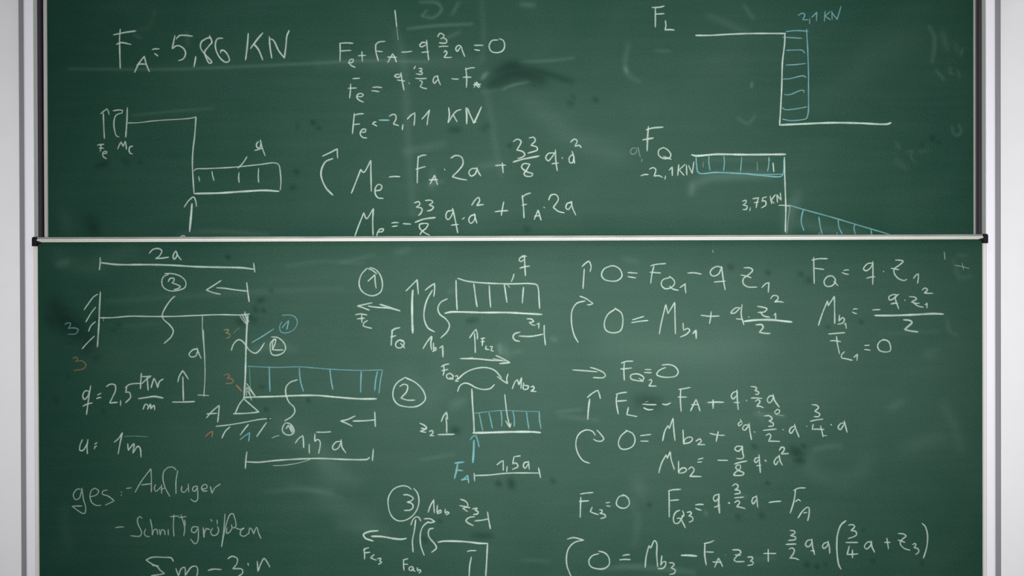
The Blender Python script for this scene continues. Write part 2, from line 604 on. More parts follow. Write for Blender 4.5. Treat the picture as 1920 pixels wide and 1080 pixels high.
def make_board(which):
    low = which == 'L'
    x0, x1 = (XL0, XL1) if low else (XU0, XU1)
    z0, z1 = (ZLB, ZTOP) if low else (ZUB, ZUT)
    y = 0.0 if low else YU
    lab = ('green chalkboard in front and below, its pale top rail crossing the picture' if low
           else 'green chalkboard behind and above, its lower edge hidden by the front rail')
    root = tag(link('chalkboard', None, ((x0 + x1) / 2, y + 0.012, z0)), lab, 'chalkboard', 'sliding chalkboards one in front of the other')
    fwid = 0.0118 if low else 0.0112
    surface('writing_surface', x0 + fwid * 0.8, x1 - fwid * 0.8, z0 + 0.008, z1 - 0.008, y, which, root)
    box('backing_panel', x0 + 0.004, x1 - 0.004, y + 0.0015, y + 0.020, z0 + 0.004, z1 - 0.004, M_back, root)
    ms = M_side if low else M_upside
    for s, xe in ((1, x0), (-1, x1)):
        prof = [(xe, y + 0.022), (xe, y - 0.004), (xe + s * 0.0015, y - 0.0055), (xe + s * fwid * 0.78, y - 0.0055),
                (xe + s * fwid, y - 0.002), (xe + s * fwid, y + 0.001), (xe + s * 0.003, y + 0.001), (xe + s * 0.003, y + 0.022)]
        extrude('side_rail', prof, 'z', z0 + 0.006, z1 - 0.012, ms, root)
        if not low:
            xa, xb = sorted((xe - s * 0.0020, xe - s * 0.0001))
            box('rail_seal', xa, xb, y - 0.0025, y + 0.02, z0 + 0.006, z1 - 0.012, M_line, root)
    def rail(name, zt, sgn):
        # outline in (y, z): grey upper face, groove, bright bead, groove, thin lower bead
        h = lambda v: zt - sgn * v
        prof = [(y + 0.022, h(0.0)), (y - 0.0050, h(0.0)), (y - 0.0058, h(0.0064)),
                (y - 0.0100, h(0.0074)), (y - 0.0105, h(0.0104)), (y - 0.0090, h(0.0113)),
                (y - 0.0060, h(0.0117)), (y - 0.0080, h(0.0123)), (y - 0.0080, h(0.0152)),
                (y - 0.0020, h(0.0160)), (y + 0.0010, h(0.0160)), (y + 0.022, h(0.0160))]
        fm = [1, 1, 0, 0, 0, 1, 0, 0, 0, 0, 1, 1]
        extrude(name, prof, 'x', x0 + 0.0125, x1 - 0.0125, [M_rail, M_raildk], root, fm=fm)
    rail('top_rail', z1, 1)
    rail('bottom_rail', z0, -1)
    for s, xe in ((-1, x0), (1, x1)):
        extrude('corner_cap', cap_outline(xe, z1, s, y), 'y', y - 0.0125, y + 0.0005, M_cap, root, 0.0012)
        extrude('corner_cap', [(a, z0 + z1 - b) for a, b in cap_outline(xe, z1, s, y)], 'y', y - 0.0125, y + 0.0005, M_cap, root, 0.0012)
    return root
BOARD = {'L': make_board('L')}
BOARD['U'] = make_board('U')
PLANE = {'L': 0.0, 'U': YU}

# ---------------------------------------------------------------- chalk writing
# tile: ox oy scale  (where the strokes below were measured)
# * board | name | label | default width px | default pressure
# code[colour][width][~pressure]: x,y x,y! ; x,y ...   ("!" marks a sharp corner)
KIND = {'l': 'letter', 'n': 'numeral', 's': 'sign', 'a': 'arrow', 'd': 'line', 'g': 'ring', 'h': 'hatch_line'}
STROKES = """
tile 160 20 4
*U|force_result|white chalk F A = 5,86 KN in large script|3.4|.82
l: 262,140 257,200 258,300 262,432;212,181 300,163 378,152;235,252 268,240 342,253
l: 370,462 400,398 443,342! 455,395 480,457;388,407 415,400 450,402
s: 503,292 520,287 553,287;520,322 543,339
n: 672,188 662,235 652,285! 690,262 735,282 752,320 735,360 700,375;683,210 705,188 750,185 803,192
s: 828,345 823,380 815,420
n: 905,210 870,235 865,280 900,330 948,388 930,394 905,350 895,310 930,262 948,235 938,205 905,208;932,188 950,240 930,258
n: 1030,206 990,212 975,250 985,310 1020,365 1055,387 1080,375 1070,335 1040,300 1018,298 1015,315
l3.8: 1222,172 1215,260 1202,368;1330,168 1290,215 1240,282;1265,250 1300,295 1330,368
l: 1380,195 1385,270 1398,355;1385,210 1410,222 1450,300 1493,355! 1505,260 1512,190 1528,150
tile 160 180 4
*U|free_body_sketch|white chalk sketch of a bent beam with a white load box|3.0|.74
a: 135,130 138,220 143,318;117,132 140,112 162,97! 172,115 178,138
a: 268,128 230,145 215,190 218,250 235,300 252,307;210,110 255,105 280,108! 275,130
d3.4: 315,88 312,180 303,308
d2.2~.7: 318,202 400,200 500,188 600,180 740,172 800,165 830,157
d3.2: 830,157 820,300 808,400 803,500 808,620 815,728
d4.2~.9: 818,732 1000,728 1200,715 1350,708 1450,715
d2.6: 815,560 830,548 900,545 1100,535 1300,515 1420,502 1450,515 1463,580 1467,650 1462,705
h2.8: 850,605 857,638;950,565 955,600 965,633;1153,575 1150,610 1153,648;1300,543 1297,600 1300,648
d3: 1213,455 1180,505 1145,540
l: 1298,342 1283,362 1290,388 1310,385 1316,360;1313,330 1322,375 1348,447;1272,408 1300,400 1325,392
l: 92,368 138,362;115,362 118,385 112,415;105,390 138,392
l: 135,432 160,428 162,418 145,415 130,430 135,455 157,470
l: 243,397 256,365 268,345! 284,378! 300,338! 305,365 308,400
l: 355,376 335,382 328,405 335,428 352,435
a4.6~.9: 800,810 793,900 782,1015
a: 742,832 775,785 812,758 828,790 833,828
l: 710,1058 730,1048 748,1050
tile 600 0 4
*U|stray_stroke|white chalk stroke left above the first equation|3.2|.8
d: 562,78 568,130 575,200
d2.2~.3: 575,200 580,240 586,300
*U|balance_equation|white chalk equation F e + F A - q 3/2 a = 0|3.1|.78
l: 150,328 152,380 150,458;147,325 200,322 248,325;153,383 190,380 230,378
l: 213,472 245,466 250,447 232,445 218,462 230,488 263,505
s: 288,418 342,415;314,388 318,460
l: 487,310 440,316 418,335! 418,380 437,455;425,383 467,388
l: 508,468 545,403! 560,430 572,465;508,428 575,430
s: 613,391 650,390 688,385
l: 798,322 770,318 748,340 760,352 795,335;800,303 805,370 815,450;765,393 815,388
n: 883,275 900,250 930,265 925,280 905,290;925,283 950,300 945,322 895,322
s: 893,350 925,347 960,348
n: 930,392 940,380 952,395 930,430! 955,432 985,430
l: 1052,342 1030,345 1018,368 1030,385 1050,358;1040,338 1058,350 1068,380 1085,423
s: 1158,340 1222,340;1160,372 1180,376 1197,378
n: 1335,300 1290,305 1268,345 1285,385 1330,395 1370,380 1385,345 1375,305 1345,290
*U|solved_equation|white chalk equation F e = q 3/2 a - F A under the balance equation|3.0|.78
l: 247,590 297,587;230,630 228,680 222,735;213,662 272,660
l: 275,722 310,725 325,712 305,700 280,712 278,735 300,755 325,765
s: 395,655 430,653 462,657;388,680 415,683 443,688
l: 600,558 570,560 560,572 590,580 610,560;607,545 615,600 630,675;580,600 635,608
s: 667,622 671,628
s: 715,498 705,515
n: 742,515 758,512 765,525 745,535! 768,545 760,558 722,553
s: 718,588 760,590 798,588
n: 748,605 765,610 765,625 750,650! 775,660 800,665
l: 885,572 862,575 848,605 858,625 880,600;880,568 888,600 903,637
s: 988,590 1010,593 1038,593
l: 1093,510 1100,580 1098,655;1090,522 1125,510 1160,508;1073,580 1100,578 1133,580
l: 1155,655 1175,615! 1200,652;1150,635 1205,632;1160,622 1190,658
*U|reaction_result|white chalk F e = -2,11 KN with a blue minus|3.1|.8
l: 258,852 250,930 243,1002;258,864 290,855 325,853;250,935 297,930
l: 305,990 338,990 343,972 325,968 305,985 303,1010 320,1030 350,1035
s: 395,932 402,918 420,915;403,932 425,945
sc3.2~.95: 443,901 480,901 518,902
n: 520,872 545,858 565,862 570,890 550,930! 590,942
s: 622,935 617,972
n: 655,893 685,862 712,846! 710,890 705,940
n: 765,893 790,865 822,825! 812,870 803,937
l: 965,808 970,860 960,922! 1000,858 1025,832 1057,822;1000,860 1012,885 1028,912
l3.8: 1095,810 1100,860 1100,928;1105,812 1125,860 1155,922! 1180,870 1210,803;1148,920 1168,915
tile 600 200 3.692
*U|moment_equation|white chalk moment equation M e - F A 2a + 33/8 q a squared|3.2|.8
a3.8: 88,360 40,380 12,430 8,480 40,560 88,612
a: 18,342 70,318 120,292! 120,320 122,355
l: 218,598 245,530 282,435! 302,455 352,372! 352,440 355,585
l: 385,582 420,575 427,548 405,538 385,560 382,600 400,630 437,635
s: 480,487 515,483 552,485
l: 680,345 675,430 673,528;678,352 705,338 735,335;665,433 728,415
l: 762,535 793,475! 813,540;757,507 815,505
s: 861,433 864,437
n: 907,355 940,338 980,350 990,395 960,440 915,485! 960,498 1015,508
l: 1085,428 1050,430 1030,455 1045,480 1072,468 1088,430;1085,422 1095,450 1112,478
s: 1215,408 1250,405 1285,405;1262,390 1268,458
n: 1338,242 1365,225 1392,240 1372,285 1362,300! 1405,312 1418,333 1400,350 1370,358
n: 1448,217 1480,212 1490,235 1460,267! 1500,280 1505,298 1440,322
s3.8: 1338,383 1400,365 1515,342
n: 1453,398 1410,395 1395,418 1430,450 1472,465 1465,480 1425,480 1412,465 1430,438 1452,400
l: 1622,320 1580,325 1563,355 1580,375 1605,350 1625,322;1630,300 1632,370 1642,443;1605,395 1650,390
s: 1675,352 1680,358
l: 1758,345 1745,335 1725,355 1730,388 1750,385 1758,350;1745,310 1755,340 1762,392
n: 1735,245 1760,225 1780,235 1765,275! 1795,268 1808,283
*U|moment_solution|white chalk equation M e = -33/8 q a squared + F A 2a|3.1|.8
l: 240,900 265,830 303,735! 322,775 370,705! 365,780 367,890
l: 393,900 400,870 430,865 440,848 415,848 400,865
s: 497,805 520,802 543,803;500,830 535,825
s: 577,810 628,813
n: 655,665 685,658 690,678 665,695! 705,705 700,735 683,752
n: 730,650 765,648 782,660 755,680! 785,695 770,715 742,722
s3.8: 660,800 720,778 797,768
n: 720,808 690,815 690,840 720,870 758,890;720,808 748,812 735,840 705,865 693,885
l: 915,718 880,728 872,765 885,782 905,765 920,730;918,705 935,780 953,872;910,820 957,815
s: 985,778 1000,768
l: 1072,745 1040,760 1030,790 1045,808 1068,785 1075,750;1068,742 1075,770 1085,805
n: 1050,682 1075,645 1098,628 1105,650 1085,685! 1110,680 1132,678
s: 1213,727 1255,722 1300,720;1272,660 1262,710 1255,752
l: 1400,615 1408,690 1412,770;1400,627 1425,608 1457,598;1398,683 1430,675
l: 1483,780 1510,715! 1530,785;1485,757 1520,755
s: 1550,696 1554,699
n: 1583,645 1600,612 1635,610 1650,640 1615,697! 1650,725 1690,735
l: 1745,662 1712,670 1702,700 1718,712 1740,685;1738,655 1748,700 1770,750
tile 1180 0 3.692
*U|axial_force_plot|white chalk force plot F L with a blue hatched column marked 2,1 KN|3.2|.8
l: 180,55 180,110 180,187;157,52 210,50 240,42;180,98 240,95
l: 250,143 253,180 247,207! 280,205 310,208
d3.4~.9: 460,245 550,245 700,237 850,232 1080,232
d3.3~.95: 1077,230 1075,300 1060,430 1055,600 1048,740 1040,862
d4.2~.98: 1040,865 1200,858 1400,850 1600,853 1740,860 1790,858 1810,850
dc2.6: 1085,219 1150,212 1237,216
dc2.8: 1227,203 1235,350 1240,500 1240,650 1238,780 1225,820 1200,828 1120,835 1060,825
hc2.5: 1062,258 1110,260 1193,265;1087,348 1200,350 1212,367;1083,450 1150,447 1220,440;1065,547 1110,545 1205,525 1222,537;1073,655 1110,655 1190,625 1208,627 1207,642;1060,745 1075,758 1120,758 1228,740
nc2.4: 1168,108 1195,92 1215,100 1200,137! 1237,137
sc2.4: 1248,130 1248,165
nc2.4: 1262,120 1298,85! 1295,145
lc2.4: 1355,78 1350,148;1390,80 1355,112! 1392,137
lc2.6: 1402,78 1404,135;1405,90 1438,135! 1465,45
tile 1180 200 3.692
*U|shear_force_plot|white chalk force plot F Q with a blue hatched box marked -2,1 KN|3.2|.8
l3.6: 132,140 127,200 123,305;118,160 160,148 233,142;92,230 165,217
l: 235,283 205,300 203,335 235,358 280,352 287,330 260,295 235,283;238,345 290,365
d4.2~.98: 432,333 460,340 600,330 800,332 1080,330
d3.1~.9: 1073,350 1075,450 1080,600 1083,700 1080,866
dc2.9~.9: 462,345 465,400 480,458 600,455 800,465 900,475 1050,482 1064,465 1071,365
dc2.2: 800,463 930,470 1060,467
hc2.6: 553,330 550,380 558,440;655,340 658,390 652,445;778,350 770,450;965,350 965,400 957,447;968,355 970,375
h3.2~.9: 995,390 1000,450
h2~.3: 885,385 887,445;512,385 510,420
s3: 80,478 105,470 130,470
n3: 140,432 165,422 183,435 172,480! 205,478 230,490
s3: 250,480 247,502
n3: 275,440 297,418! 297,477
l2.8: 342,402 335,477;385,400 345,437! 378,475
l2.8: 395,405 398,472;410,408 435,462! 447,382
n2.8: 783,655 808,648 805,667 785,680! 815,690 810,710 788,712
s2.8: 838,700 833,720
n3: 855,637 875,634 895,630! 885,660 878,698;865,665 893,660
n3: 925,632 918,655! 940,652 945,680 915,700;922,632 950,625
l3: 975,620 985,672;1010,610 980,650! 1003,668
l3: 1022,610 1025,662;1022,610 1050,648! 1045,598
d2.8: 1035,683 1065,683 1090,686 1108,690
dc2.8~.75: 1100,680 1200,710 1400,765 1600,825 1800,884
hc2.8: 1205,712 1193,760 1190,800 1208,857;1312,765 1322,830 1335,882;1445,780 1450,830 1472,880;1562,815 1555,840 1565,884;1673,848 1677,886
h2~.35: 1115,680 1103,760 1090,880;1318,870 1312,884;1440,870 1435,884
l2.4~.28: 45,285 18,290 8,315 20,330 45,320 52,290;60,280 75,350;87,362 86,380
tile 100 450 4.5
*L|supported_beam_sketch|white chalk sketch of a clamped angled beam with blue load box|3.0|.76
n: 810,112 840,80 885,72 915,90 895,135 862,157! 920,153 973,145
l: 1045,110 1030,98 1010,140 1020,162 1040,140 1045,110;1035,92 1050,130 1078,168
d3.2: 395,148 395,200 388,252
d3.8~.8: 405,192 480,202 560,208 800,208 1000,213 1200,225 1400,230 1600,235 1690,247
d3.2: 1690,197 1700,270
g2.6: 972,290 930,310 915,355 930,400 980,428 1050,425 1110,400 1118,355 1080,310 1010,285 940,283
n2.8: 970,350 985,325 1018,325 1015,350 1000,362! 1040,375 1072,395 1050,410 1020,418
a: 1415,342 1350,385 1290,422! 1350,445 1407,457;1378,403 1450,408 1530,420 1640,432
d3.2: 1632,360 1640,430 1652,520
d3.4: 397,440 390,560 385,700 372,900
h2.8: 375,457 340,480 290,545 260,588;357,567 320,615 275,690;355,690 320,720 297,770;345,812 290,865 243,918
d2.8~.8: 395,657 500,655 650,643 800,645 1000,645 1200,637 1400,630 1600,632 1655,625
d2~.4: 422,665 423,685
d3: 1025,475 1000,495 940,580 918,640 930,670 980,715 1012,765 995,815 935,872
d2.4~.6: 1258,645 1258,750 1270,900 1278,1000
l: 1215,920 1180,925 1145,965 1160,985 1200,980 1218,935;1213,912 1225,950 1247,998
nc2.8~.5: 97,712 120,700 145,702 140,725 125,745! 180,742 210,755 190,790 125,795
no2.6~.6: 165,997 200,990 205,1005 185,1025! 240,1020 275,1050 255,1085 175,1100
h2.4~.6: 1575,640 1610,690 1635,715;1590,625 1620,680 1638,715;1610,620 1630,670 1640,710;1645,640 1638,710;1617,605 1625,640 1650,690
ny2~.75: 1440,760 1475,755 1475,770 1455,785! 1490,795 1485,820 1458,828
dy2~.45: 1518,790 1545,760 1575,740
tile 340 570 4.5
d3.8~.85: 560,100 553,200 545,400 540,600 530,785
d2.4~.6: 186,220 190,300 197,450 200,600 190,780
d2.6~.65: 140,768 190,770 232,773
d3: 422,390 440,340 480,302 510,310 545,350 580,395 625,415 660,390 700,330
dc2.6~.8: 595,325 680,275 780,210
gc2.2~.6: 848,150 830,190 840,235 890,243 950,215 978,160 965,115 920,93 850,95
nc2.4~.8: 850,200 880,165 907,140! 898,180 890,215
g: 790,300 755,325 750,380 765,425 810,432 860,410 880,370 860,320 810,282 762,278
n2.8: 775,298 768,340 770,385! 800,388 858,387;775,298 797,296 790,335 768,385
dc2.2~.6: 560,525 650,530 800,535 1000,530 1130,540 1260,550 1500,560 1697,555
dc2~.4: 575,530 580,650 585,700
dc2.4~.7: 1697,555 1680,650 1667,755
hc3~.75: 742,530 745,650 748,738;995,540 1005,650 1030,735;1253,550 1265,650 1278,720;1518,570 1515,650 1513,745;1655,570 1640,640 1632,730
d3.8~.85: 525,790 560,787 800,780 1000,772 1150,772 1300,785 1500,800 1645,800
h2.4~.6: 550,670 600,740 625,775;552,720 562,705 575,745 592,812;565,715 590,740 618,778;550,775 552,700;575,700 605,760;560,735 580,770
d3: 978,640 920,660 885,700 882,760 910,830 950,870 957,910 930,950 872,985
d3.1: 525,800 490,845 455,922;440,926 550,922 655,912! 590,855 525,798
l3: 212,960 260,905 320,855! 315,920 307,995;217,927 300,922
d2.7~.7: 292,1032 400,1020 550,995 650,975 720,968;748,967 754,968
no2.8~.65: 362,600 390,592 408,605 385,628! 425,632 440,650 415,670 375,668
do3.6~.9: 465,685 485,708 508,735
tile 340 740 4.5
h3.2: 410,272 370,310 343,365;565,253 530,295 498,340;717,237 680,290 637,352
no2.6~.8: 203,355 240,320 265,310! 262,335 257,358
nc2.6~.8: 497,378 540,345 578,320! 573,355 568,392
d2.4~.5: 765,365 800,350 825,345
g2.9: 875,240 855,275 855,310 880,335 920,340 950,320 945,280 915,245 880,237
n3.4: 885,285 903,258! 918,285 935,320;920,262 945,310
n3: 962,408 990,370 1025,345! 1030,390 1032,447
s3: 1078,420 1080,495
n3: 1127,332 1125,395! 1150,378 1170,395 1170,440 1158,495;1140,316 1200,317 1260,313
l3: 1348,395 1305,400 1275,445 1290,465 1325,450 1345,405;1348,380 1355,440 1387,490
d3.2: 553,483 545,550 540,623
d3.5: 553,567 650,570 800,555 950,545 1150,538 1300,543 1400,547 1540,548 1570,545 1587,530
d3.2: 1620,460 1612,555
d2~.5: 775,598 850,597 980,578 1085,548
a3.2: 1465,180 1400,210 1345,222! 1390,240 1440,265;1450,223 1550,220 1635,212
d3.2: 1632,147 1637,268
tile 100 640 4.5
*L|load_value|white chalk q = 2,5 KN over m with a short upright arrow beside it|3.1|.76
l: 305,422 270,418 248,460 262,490 290,465 303,425;315,375 300,470 280,617;250,547 290,528 328,520
s: 373,452 385,447 402,438;366,483 385,475 402,475
n: 447,382 480,362 520,368 525,410 500,470 475,520! 540,515
s: 568,500 567,540
n: 620,388 610,430! 640,430 652,470 610,517;608,390 640,365 720,355 742,358
l: 743,270 738,340 735,400;750,297 790,297 825,292! 780,325 750,355;790,300 795,350 800,412
l: 825,390 838,345 850,310! 870,355 880,392! 895,340 928,318
s3.7: 720,483 780,475 850,465 925,478
l: 757,572 772,535! 785,530 800,545 795,575! 820,530 822,570! 850,540 855,578
a: 1050,342 1065,290 1092,247! 1115,280 1138,318;1093,300 1095,400 1098,500
d3: 1005,512 1100,512 1192,508
*L|length_value|white chalk a = 1 m under the load value|3.1|.76
l: 245,830 225,880 225,920 250,920 290,855;292,828 285,880 287,948
s: 350,867 368,855;345,907 352,890 365,882
n: 515,850 550,820 583,770! 565,850 547,948
l: 628,865 632,920! 680,865 670,945! 715,885 733,905 740,975
s2~.22: 600,802 700,800 800,805
tile 100 840 4
*L|task_heading|white chalk heading ges: - Auflager|2.5|.58
l: 212,312 180,308 150,350 165,387 195,375 212,320;215,300 225,380 243,450 235,490 215,488 140,437! 185,435 215,435
l: 275,367 325,350 340,322 310,303 285,320 275,360 290,410 330,432 357,428
l: 405,315 370,325 368,345 410,360 457,396! 430,410 390,428
s: 509,328 513,334;509,351 513,356
s: 548,303 585,298
l: 613,332 660,250 732,155! 735,230 735,328;662,277 730,268
l: 768,275 757,300 770,325 808,290;812,275 812,340
l: 920,165 900,145 865,145 830,175 822,230 840,300 873,362;808,312 835,300
l: 933,170 920,250 920,342
l: 965,288 960,320 980,332 1010,300;1012,270 1015,330
l: 1078,285 1050,293 1045,318 1060,325 1078,300;1080,285 1083,340 1080,390 1060,402 1030,383
l: 1112,310 1150,300 1152,280 1128,274 1112,300 1125,322 1155,322
l: 1178,290 1190,340! 1210,300 1253,270
*L|task_note|white chalk words - Schnittgrößen with a tall slash|2.5|.56
s: 468,597 498,592 528,593
l: 665,527 650,515 632,530 635,570 662,635 650,660 580,658
l: 692,608 682,640 695,660 722,665
l: 728,535 740,600 742,655! 755,615 775,610 782,650
l: 795,612 802,655! 815,612 833,620 838,650
l: 862,610 862,652
l: 878,515 910,512 942,510;905,500 900,580 905,660
l: 942,522 995,515;958,500 985,600 978,658;985,540 990,580
l: 1083,592 1045,593 1037,625 1060,635 1082,605;1085,590 1088,640 1080,705 1062,718 1030,683
l3: 1125,598 1130,672! 1132,640 1150,605 1172,612
l: 1195,602 1180,630 1195,655 1225,650 1240,620 1232,588;1180,535 1190,550;1228,540 1230,570
s: 1287,495 1280,600 1262,740
l: 1262,740 1290,600 1325,500 1345,492 1362,530 1368,590 1345,600;1335,575 1340,600 1320,632 1300,640 1302,600
l: 1368,600 1400,610 1432,600 1408,618 1403,650 1430,662 1465,640
l: 1465,645 1475,600 1490,612 1502,645! 1525,595 1540,640 1557,678
*L|degree_note|white chalk sum sign m - 3 n under the words|3.0|.72
l: 900,850 885,825 830,820 740,820 695,840! 740,870 780,890 800,915 835,942! 790,950 735,958;742,880 790,885
l: 920,905 938,960! 960,905 985,895 990,955! 1040,890 1075,890 1083,920 1075,965
s3.4: 1163,917 1205,908 1258,912
n: 1310,830 1340,812 1380,830 1375,870 1345,905! 1415,910 1418,940 1385,962
s: 1459,864 1463,880
l: 1530,850 1535,925! 1560,860 1580,828 1600,850 1624,892
tile 640 450 4.5
*L|first_cut_sketch|white chalk sketch of cut one, a short beam under a hatched load box marked q|3.1|.78
g2.9: 215,240 170,290 150,360 165,420 215,460 270,470 330,440 347,380 330,300 290,250 240,232;222,240 260,255 300,285
n: 225,348 260,315 283,293! 285,350 293,405
a: 258,530 190,545 135,557! 180,570 235,592;228,558 300,568 400,575 495,598;325,543 400,565 495,598
l3: 120,630 160,624 215,632;135,665 195,660;172,630 173,695
l3: 220,680 190,700 183,725! 220,737 255,745
a: 545,430 600,375 640,335! 645,400 650,458
a4.6~.92: 603,425 598,500 598,650 602,782
l3.6: 430,760 425,820 420,888;425,767 455,748 493,740;418,820 458,807
l: 525,850 490,845 460,870 462,900 490,912 522,895 530,865 500,848;500,872 535,912
a: 708,423 750,390 787,367! 787,420 780,475
a3.4: 768,425 725,500 700,590 700,670 730,740 785,775
l3.4: 690,915 720,865 745,830! 762,815 755,870 760,925
l: 778,870 778,930! 795,905 800,925 770,940
n3.8: 830,910 855,893! 857,985
d3.2: 893,497 840,525 815,575 830,625 880,665 912,715 895,770 840,825
d4~.88: 875,618 920,608 1000,607 1200,612 1400,612 1550,620 1690,628
d3.5: 968,340 970,450 977,587
d3.2: 983,323 1050,345 1150,358 1300,367 1450,370 1600,368 1650,380 1663,420 1668,500 1673,578
h3.2: 1118,370 1128,450 1145,563;1248,385 1252,470 1260,567;1375,370 1385,440 1397,525;1537,400 1532,460 1527,532
h2.4~.6: 1370,372 1400,375 1420,402
d3: 1457,287 1448,320 1435,350
l: 1545,142 1515,145 1500,170 1515,183 1540,165;1545,130 1548,210 1553,300;1525,132 1562,138;1507,237 1550,225 1588,220
l2.9: 1567,665 1605,668 1622,688 1585,695! 1610,715 1635,720
n2.8: 1650,712 1668,700! 1665,745
d3.2: 1712,720 1712,790 1722,885
a3.3: 1700,795 1600,813 1500,810;1507,778 1465,790 1448,815 1465,845 1503,855
*L|second_cut_sketch|white chalk sketch of cut two with a blue arrow F A below|3.1|.78
a: 1083,825 1110,785 1137,752! 1148,800 1148,835;1123,790 1128,870 1130,948
l3: 1190,830 1192,860 1188,890;1178,832 1210,827;1178,858 1208,855
l2.8: 1222,895 1217,920! 1245,925
n2.8: 1255,900 1273,898 1262,932! 1282,938
a3.4: 1005,1000 1150,1003 1250,1013 1360,1018;1305,975 1370,1005 1422,1035! 1337,1042
a2.6~.6: 1080,995 1110,993;1280,1000 1380,1022
tile 720 640 3.856
l: 430,175 435,210 427,245;415,182 445,168 470,163;418,212 462,203
l2.8: 475,230 452,245 460,268 490,270 500,250 475,230;475,262 502,276
n3: 515,252 530,248 533,265 515,288! 537,288
a3.1: 535,275 570,240 620,210 680,193 740,190 800,210 850,265
a3.1: 820,255 860,285 893,305! 887,270 897,237
l: 927,342 950,290 965,277! 975,315! 995,262! 990,340
l: 1010,300 1008,345 1035,345 1045,325 1015,318
n: 1062,330 1080,325 1085,340 1062,360! 1100,363
d3.1: 532,362 550,320 585,302 620,310 665,335 720,348 770,340 798,313
d3.5: 635,345 640,450 648,560 652,660
d4.6~.92: 645,662 750,660 900,655 1080,655 1130,660
dc2~.55: 655,520 700,515 850,500 1000,505 1122,508
hc2.8~.7: 688,520 700,580 713,643;758,515 772,570 783,628;845,500 852,560 850,615;932,503 942,560 942,615;1030,510 1038,570 1047,632;1122,508 1125,570 1135,630
a2.8: 873,385 880,450 890,530 910,620;880,575 895,600 910,622! 918,595
g3.1: 150,262 95,300 68,350 68,410 100,455 180,475 250,465 298,420 285,360 230,300 155,262
n: 115,325 145,310 170,320 165,360 122,410! 170,425 222,425
l: 260,592 295,610 308,628 262,650! 285,655 302,658;268,628 300,632
n: 328,652 348,645 355,660 330,682! 360,683
a: 415,578 430,540 452,512! 460,562;448,550 453,600 453,660
d3.2: 390,675 450,673 508,672
ac2.8~.75: 622,713 645,685 665,682! 678,720 687,763
ac4.4~.9: 650,718 648,800 642,875
lc3.9~.85: 533,880 525,930 510,990;513,880 577,873;520,930 568,935
lc3.4~.9: 565,1005 605,968! 612,1022;560,1000 608,995
n: 817,892 845,870 862,862! 862,932
s: 890,905 887,942
n: 940,835 930,885! 955,880 968,905 930,925;945,833 985,828
l: 1043,872 1015,878 1008,905 1020,918 1043,885;1045,868 1050,925
d3: 652,955 655,1010
d3: 655,970 750,967 900,953 1117,952
d3: 1117,915 1132,985
tile 640 860 4.571
*L|third_cut_sketch|white chalk sketch of cut three, ring with 3 above arrows and a bent beam end|3.1|.78
g2.8: 598,262 570,240 520,233 450,260 405,330 403,410 430,490 480,530 540,530 610,490 655,420 665,350 650,290 620,255
n: 533,310 570,310 617,340 600,360 563,372! 605,385 615,415 590,440 540,443
l: 743,458 765,400 792,352! 793,400 797,463
l: 823,400 820,465! 850,440 855,458 825,472
n: 890,433 890,470! 905,455 922,465 900,482
l: 1023,348 1065,365 1085,400 1045,428;1015,402 1060,412 1100,420;1040,425 1080,452
n3.4: 1125,430 1165,425 1145,442! 1172,455 1168,472 1135,478
a3.3: 1140,497 1095,505 1068,530 1085,550 1130,573;1145,533 1200,528 1255,517
d3.2: 1253,458 1262,520 1277,600
a: 597,567 615,520 645,498 665,505 680,532;637,525 625,620 610,700 615,800
a: 745,540 700,580 678,640 680,740 710,828;710,515 760,515 802,540! 765,548 735,545
d3.2: 788,597 755,605 745,650 765,690 800,730 815,765 775,802
a4~.88: 315,618 240,625 190,650 205,680 270,705;260,665 350,668 450,685 520,690 555,683
l: 195,770 200,820 198,860;190,787 210,770 235,763;195,808 245,802
l: 280,822 250,850! 300,870
n: 310,857 340,855 328,875! 345,888 318,905
l: 535,870 533,910 538,955;530,868 570,857;533,905 568,905
l: 610,925 585,930 580,950 600,960 620,942 605,925;605,945 630,965
n: 650,935 655,962! 670,952 682,965 665,980
d4~.88: 830,715 880,707 1000,708 1100,715 1180,725 1253,727
d3.5: 1253,727 1247,850 1237,1015
s: 1080,795 1110,788 1153,788;1115,843 1100,920 1095,1015
tile 1050 460 4.174
*L|first_force_equation|white chalk equation 0 = F Q1 - q z1 with a rising arrow|3.0|.78
a: 173,165 200,140 225,125 240,150 243,175 235,205;190,185 185,260 180,338
n: 400,160 345,185 325,230 345,265 400,280 450,275 485,240 470,190 430,163 395,160
s: 532,213 605,218;533,245 592,255
l: 735,165 720,220 710,297;710,160 760,148 825,143;705,210 787,217
l: 860,252 805,270 792,305 820,338 870,330 898,295 885,265 855,243;858,318 880,340 925,352
n: 940,330 965,312 980,300! 980,335 985,372
s: 1000,217 1050,215 1105,225
l: 1270,175 1230,165 1190,185 1175,215 1195,240 1240,225 1262,180;1265,165 1275,250 1292,347;1208,287 1292,280
l: 1440,175 1490,178 1508,195 1475,230 1435,262 1435,300 1470,325 1540,327;1415,232 1455,240 1495,253
n: 1580,330 1610,300 1635,292! 1630,367
s2.2~.5: 1196,38 1197,56
*L|first_moment_equation|white chalk equation 0 = M b1 + q z1 squared over 2|3.0|.78
a: 195,435 130,455 95,510 90,600 110,700 142,760;155,398 200,415 258,455! 235,465 215,465
n: 430,500 375,540 347,610 360,665 420,685 475,665 492,590 480,530 430,492
s: 567,583 610,570 655,557;560,605 620,595 687,588
l: 778,692 790,620 828,463! 845,535! 898,446! 900,560 903,692
l: 963,610 967,665! 1000,650 1015,665 990,695 943,717
n3.8: 1040,690 1064,665! 1066,728
s: 1103,547 1170,555 1245,553;1183,520 1178,570 1170,612
l: 1405,488 1370,492 1338,530 1365,530 1410,490;1425,463 1418,540 1438,620;1380,575 1430,580
s: 1476,558 1479,562
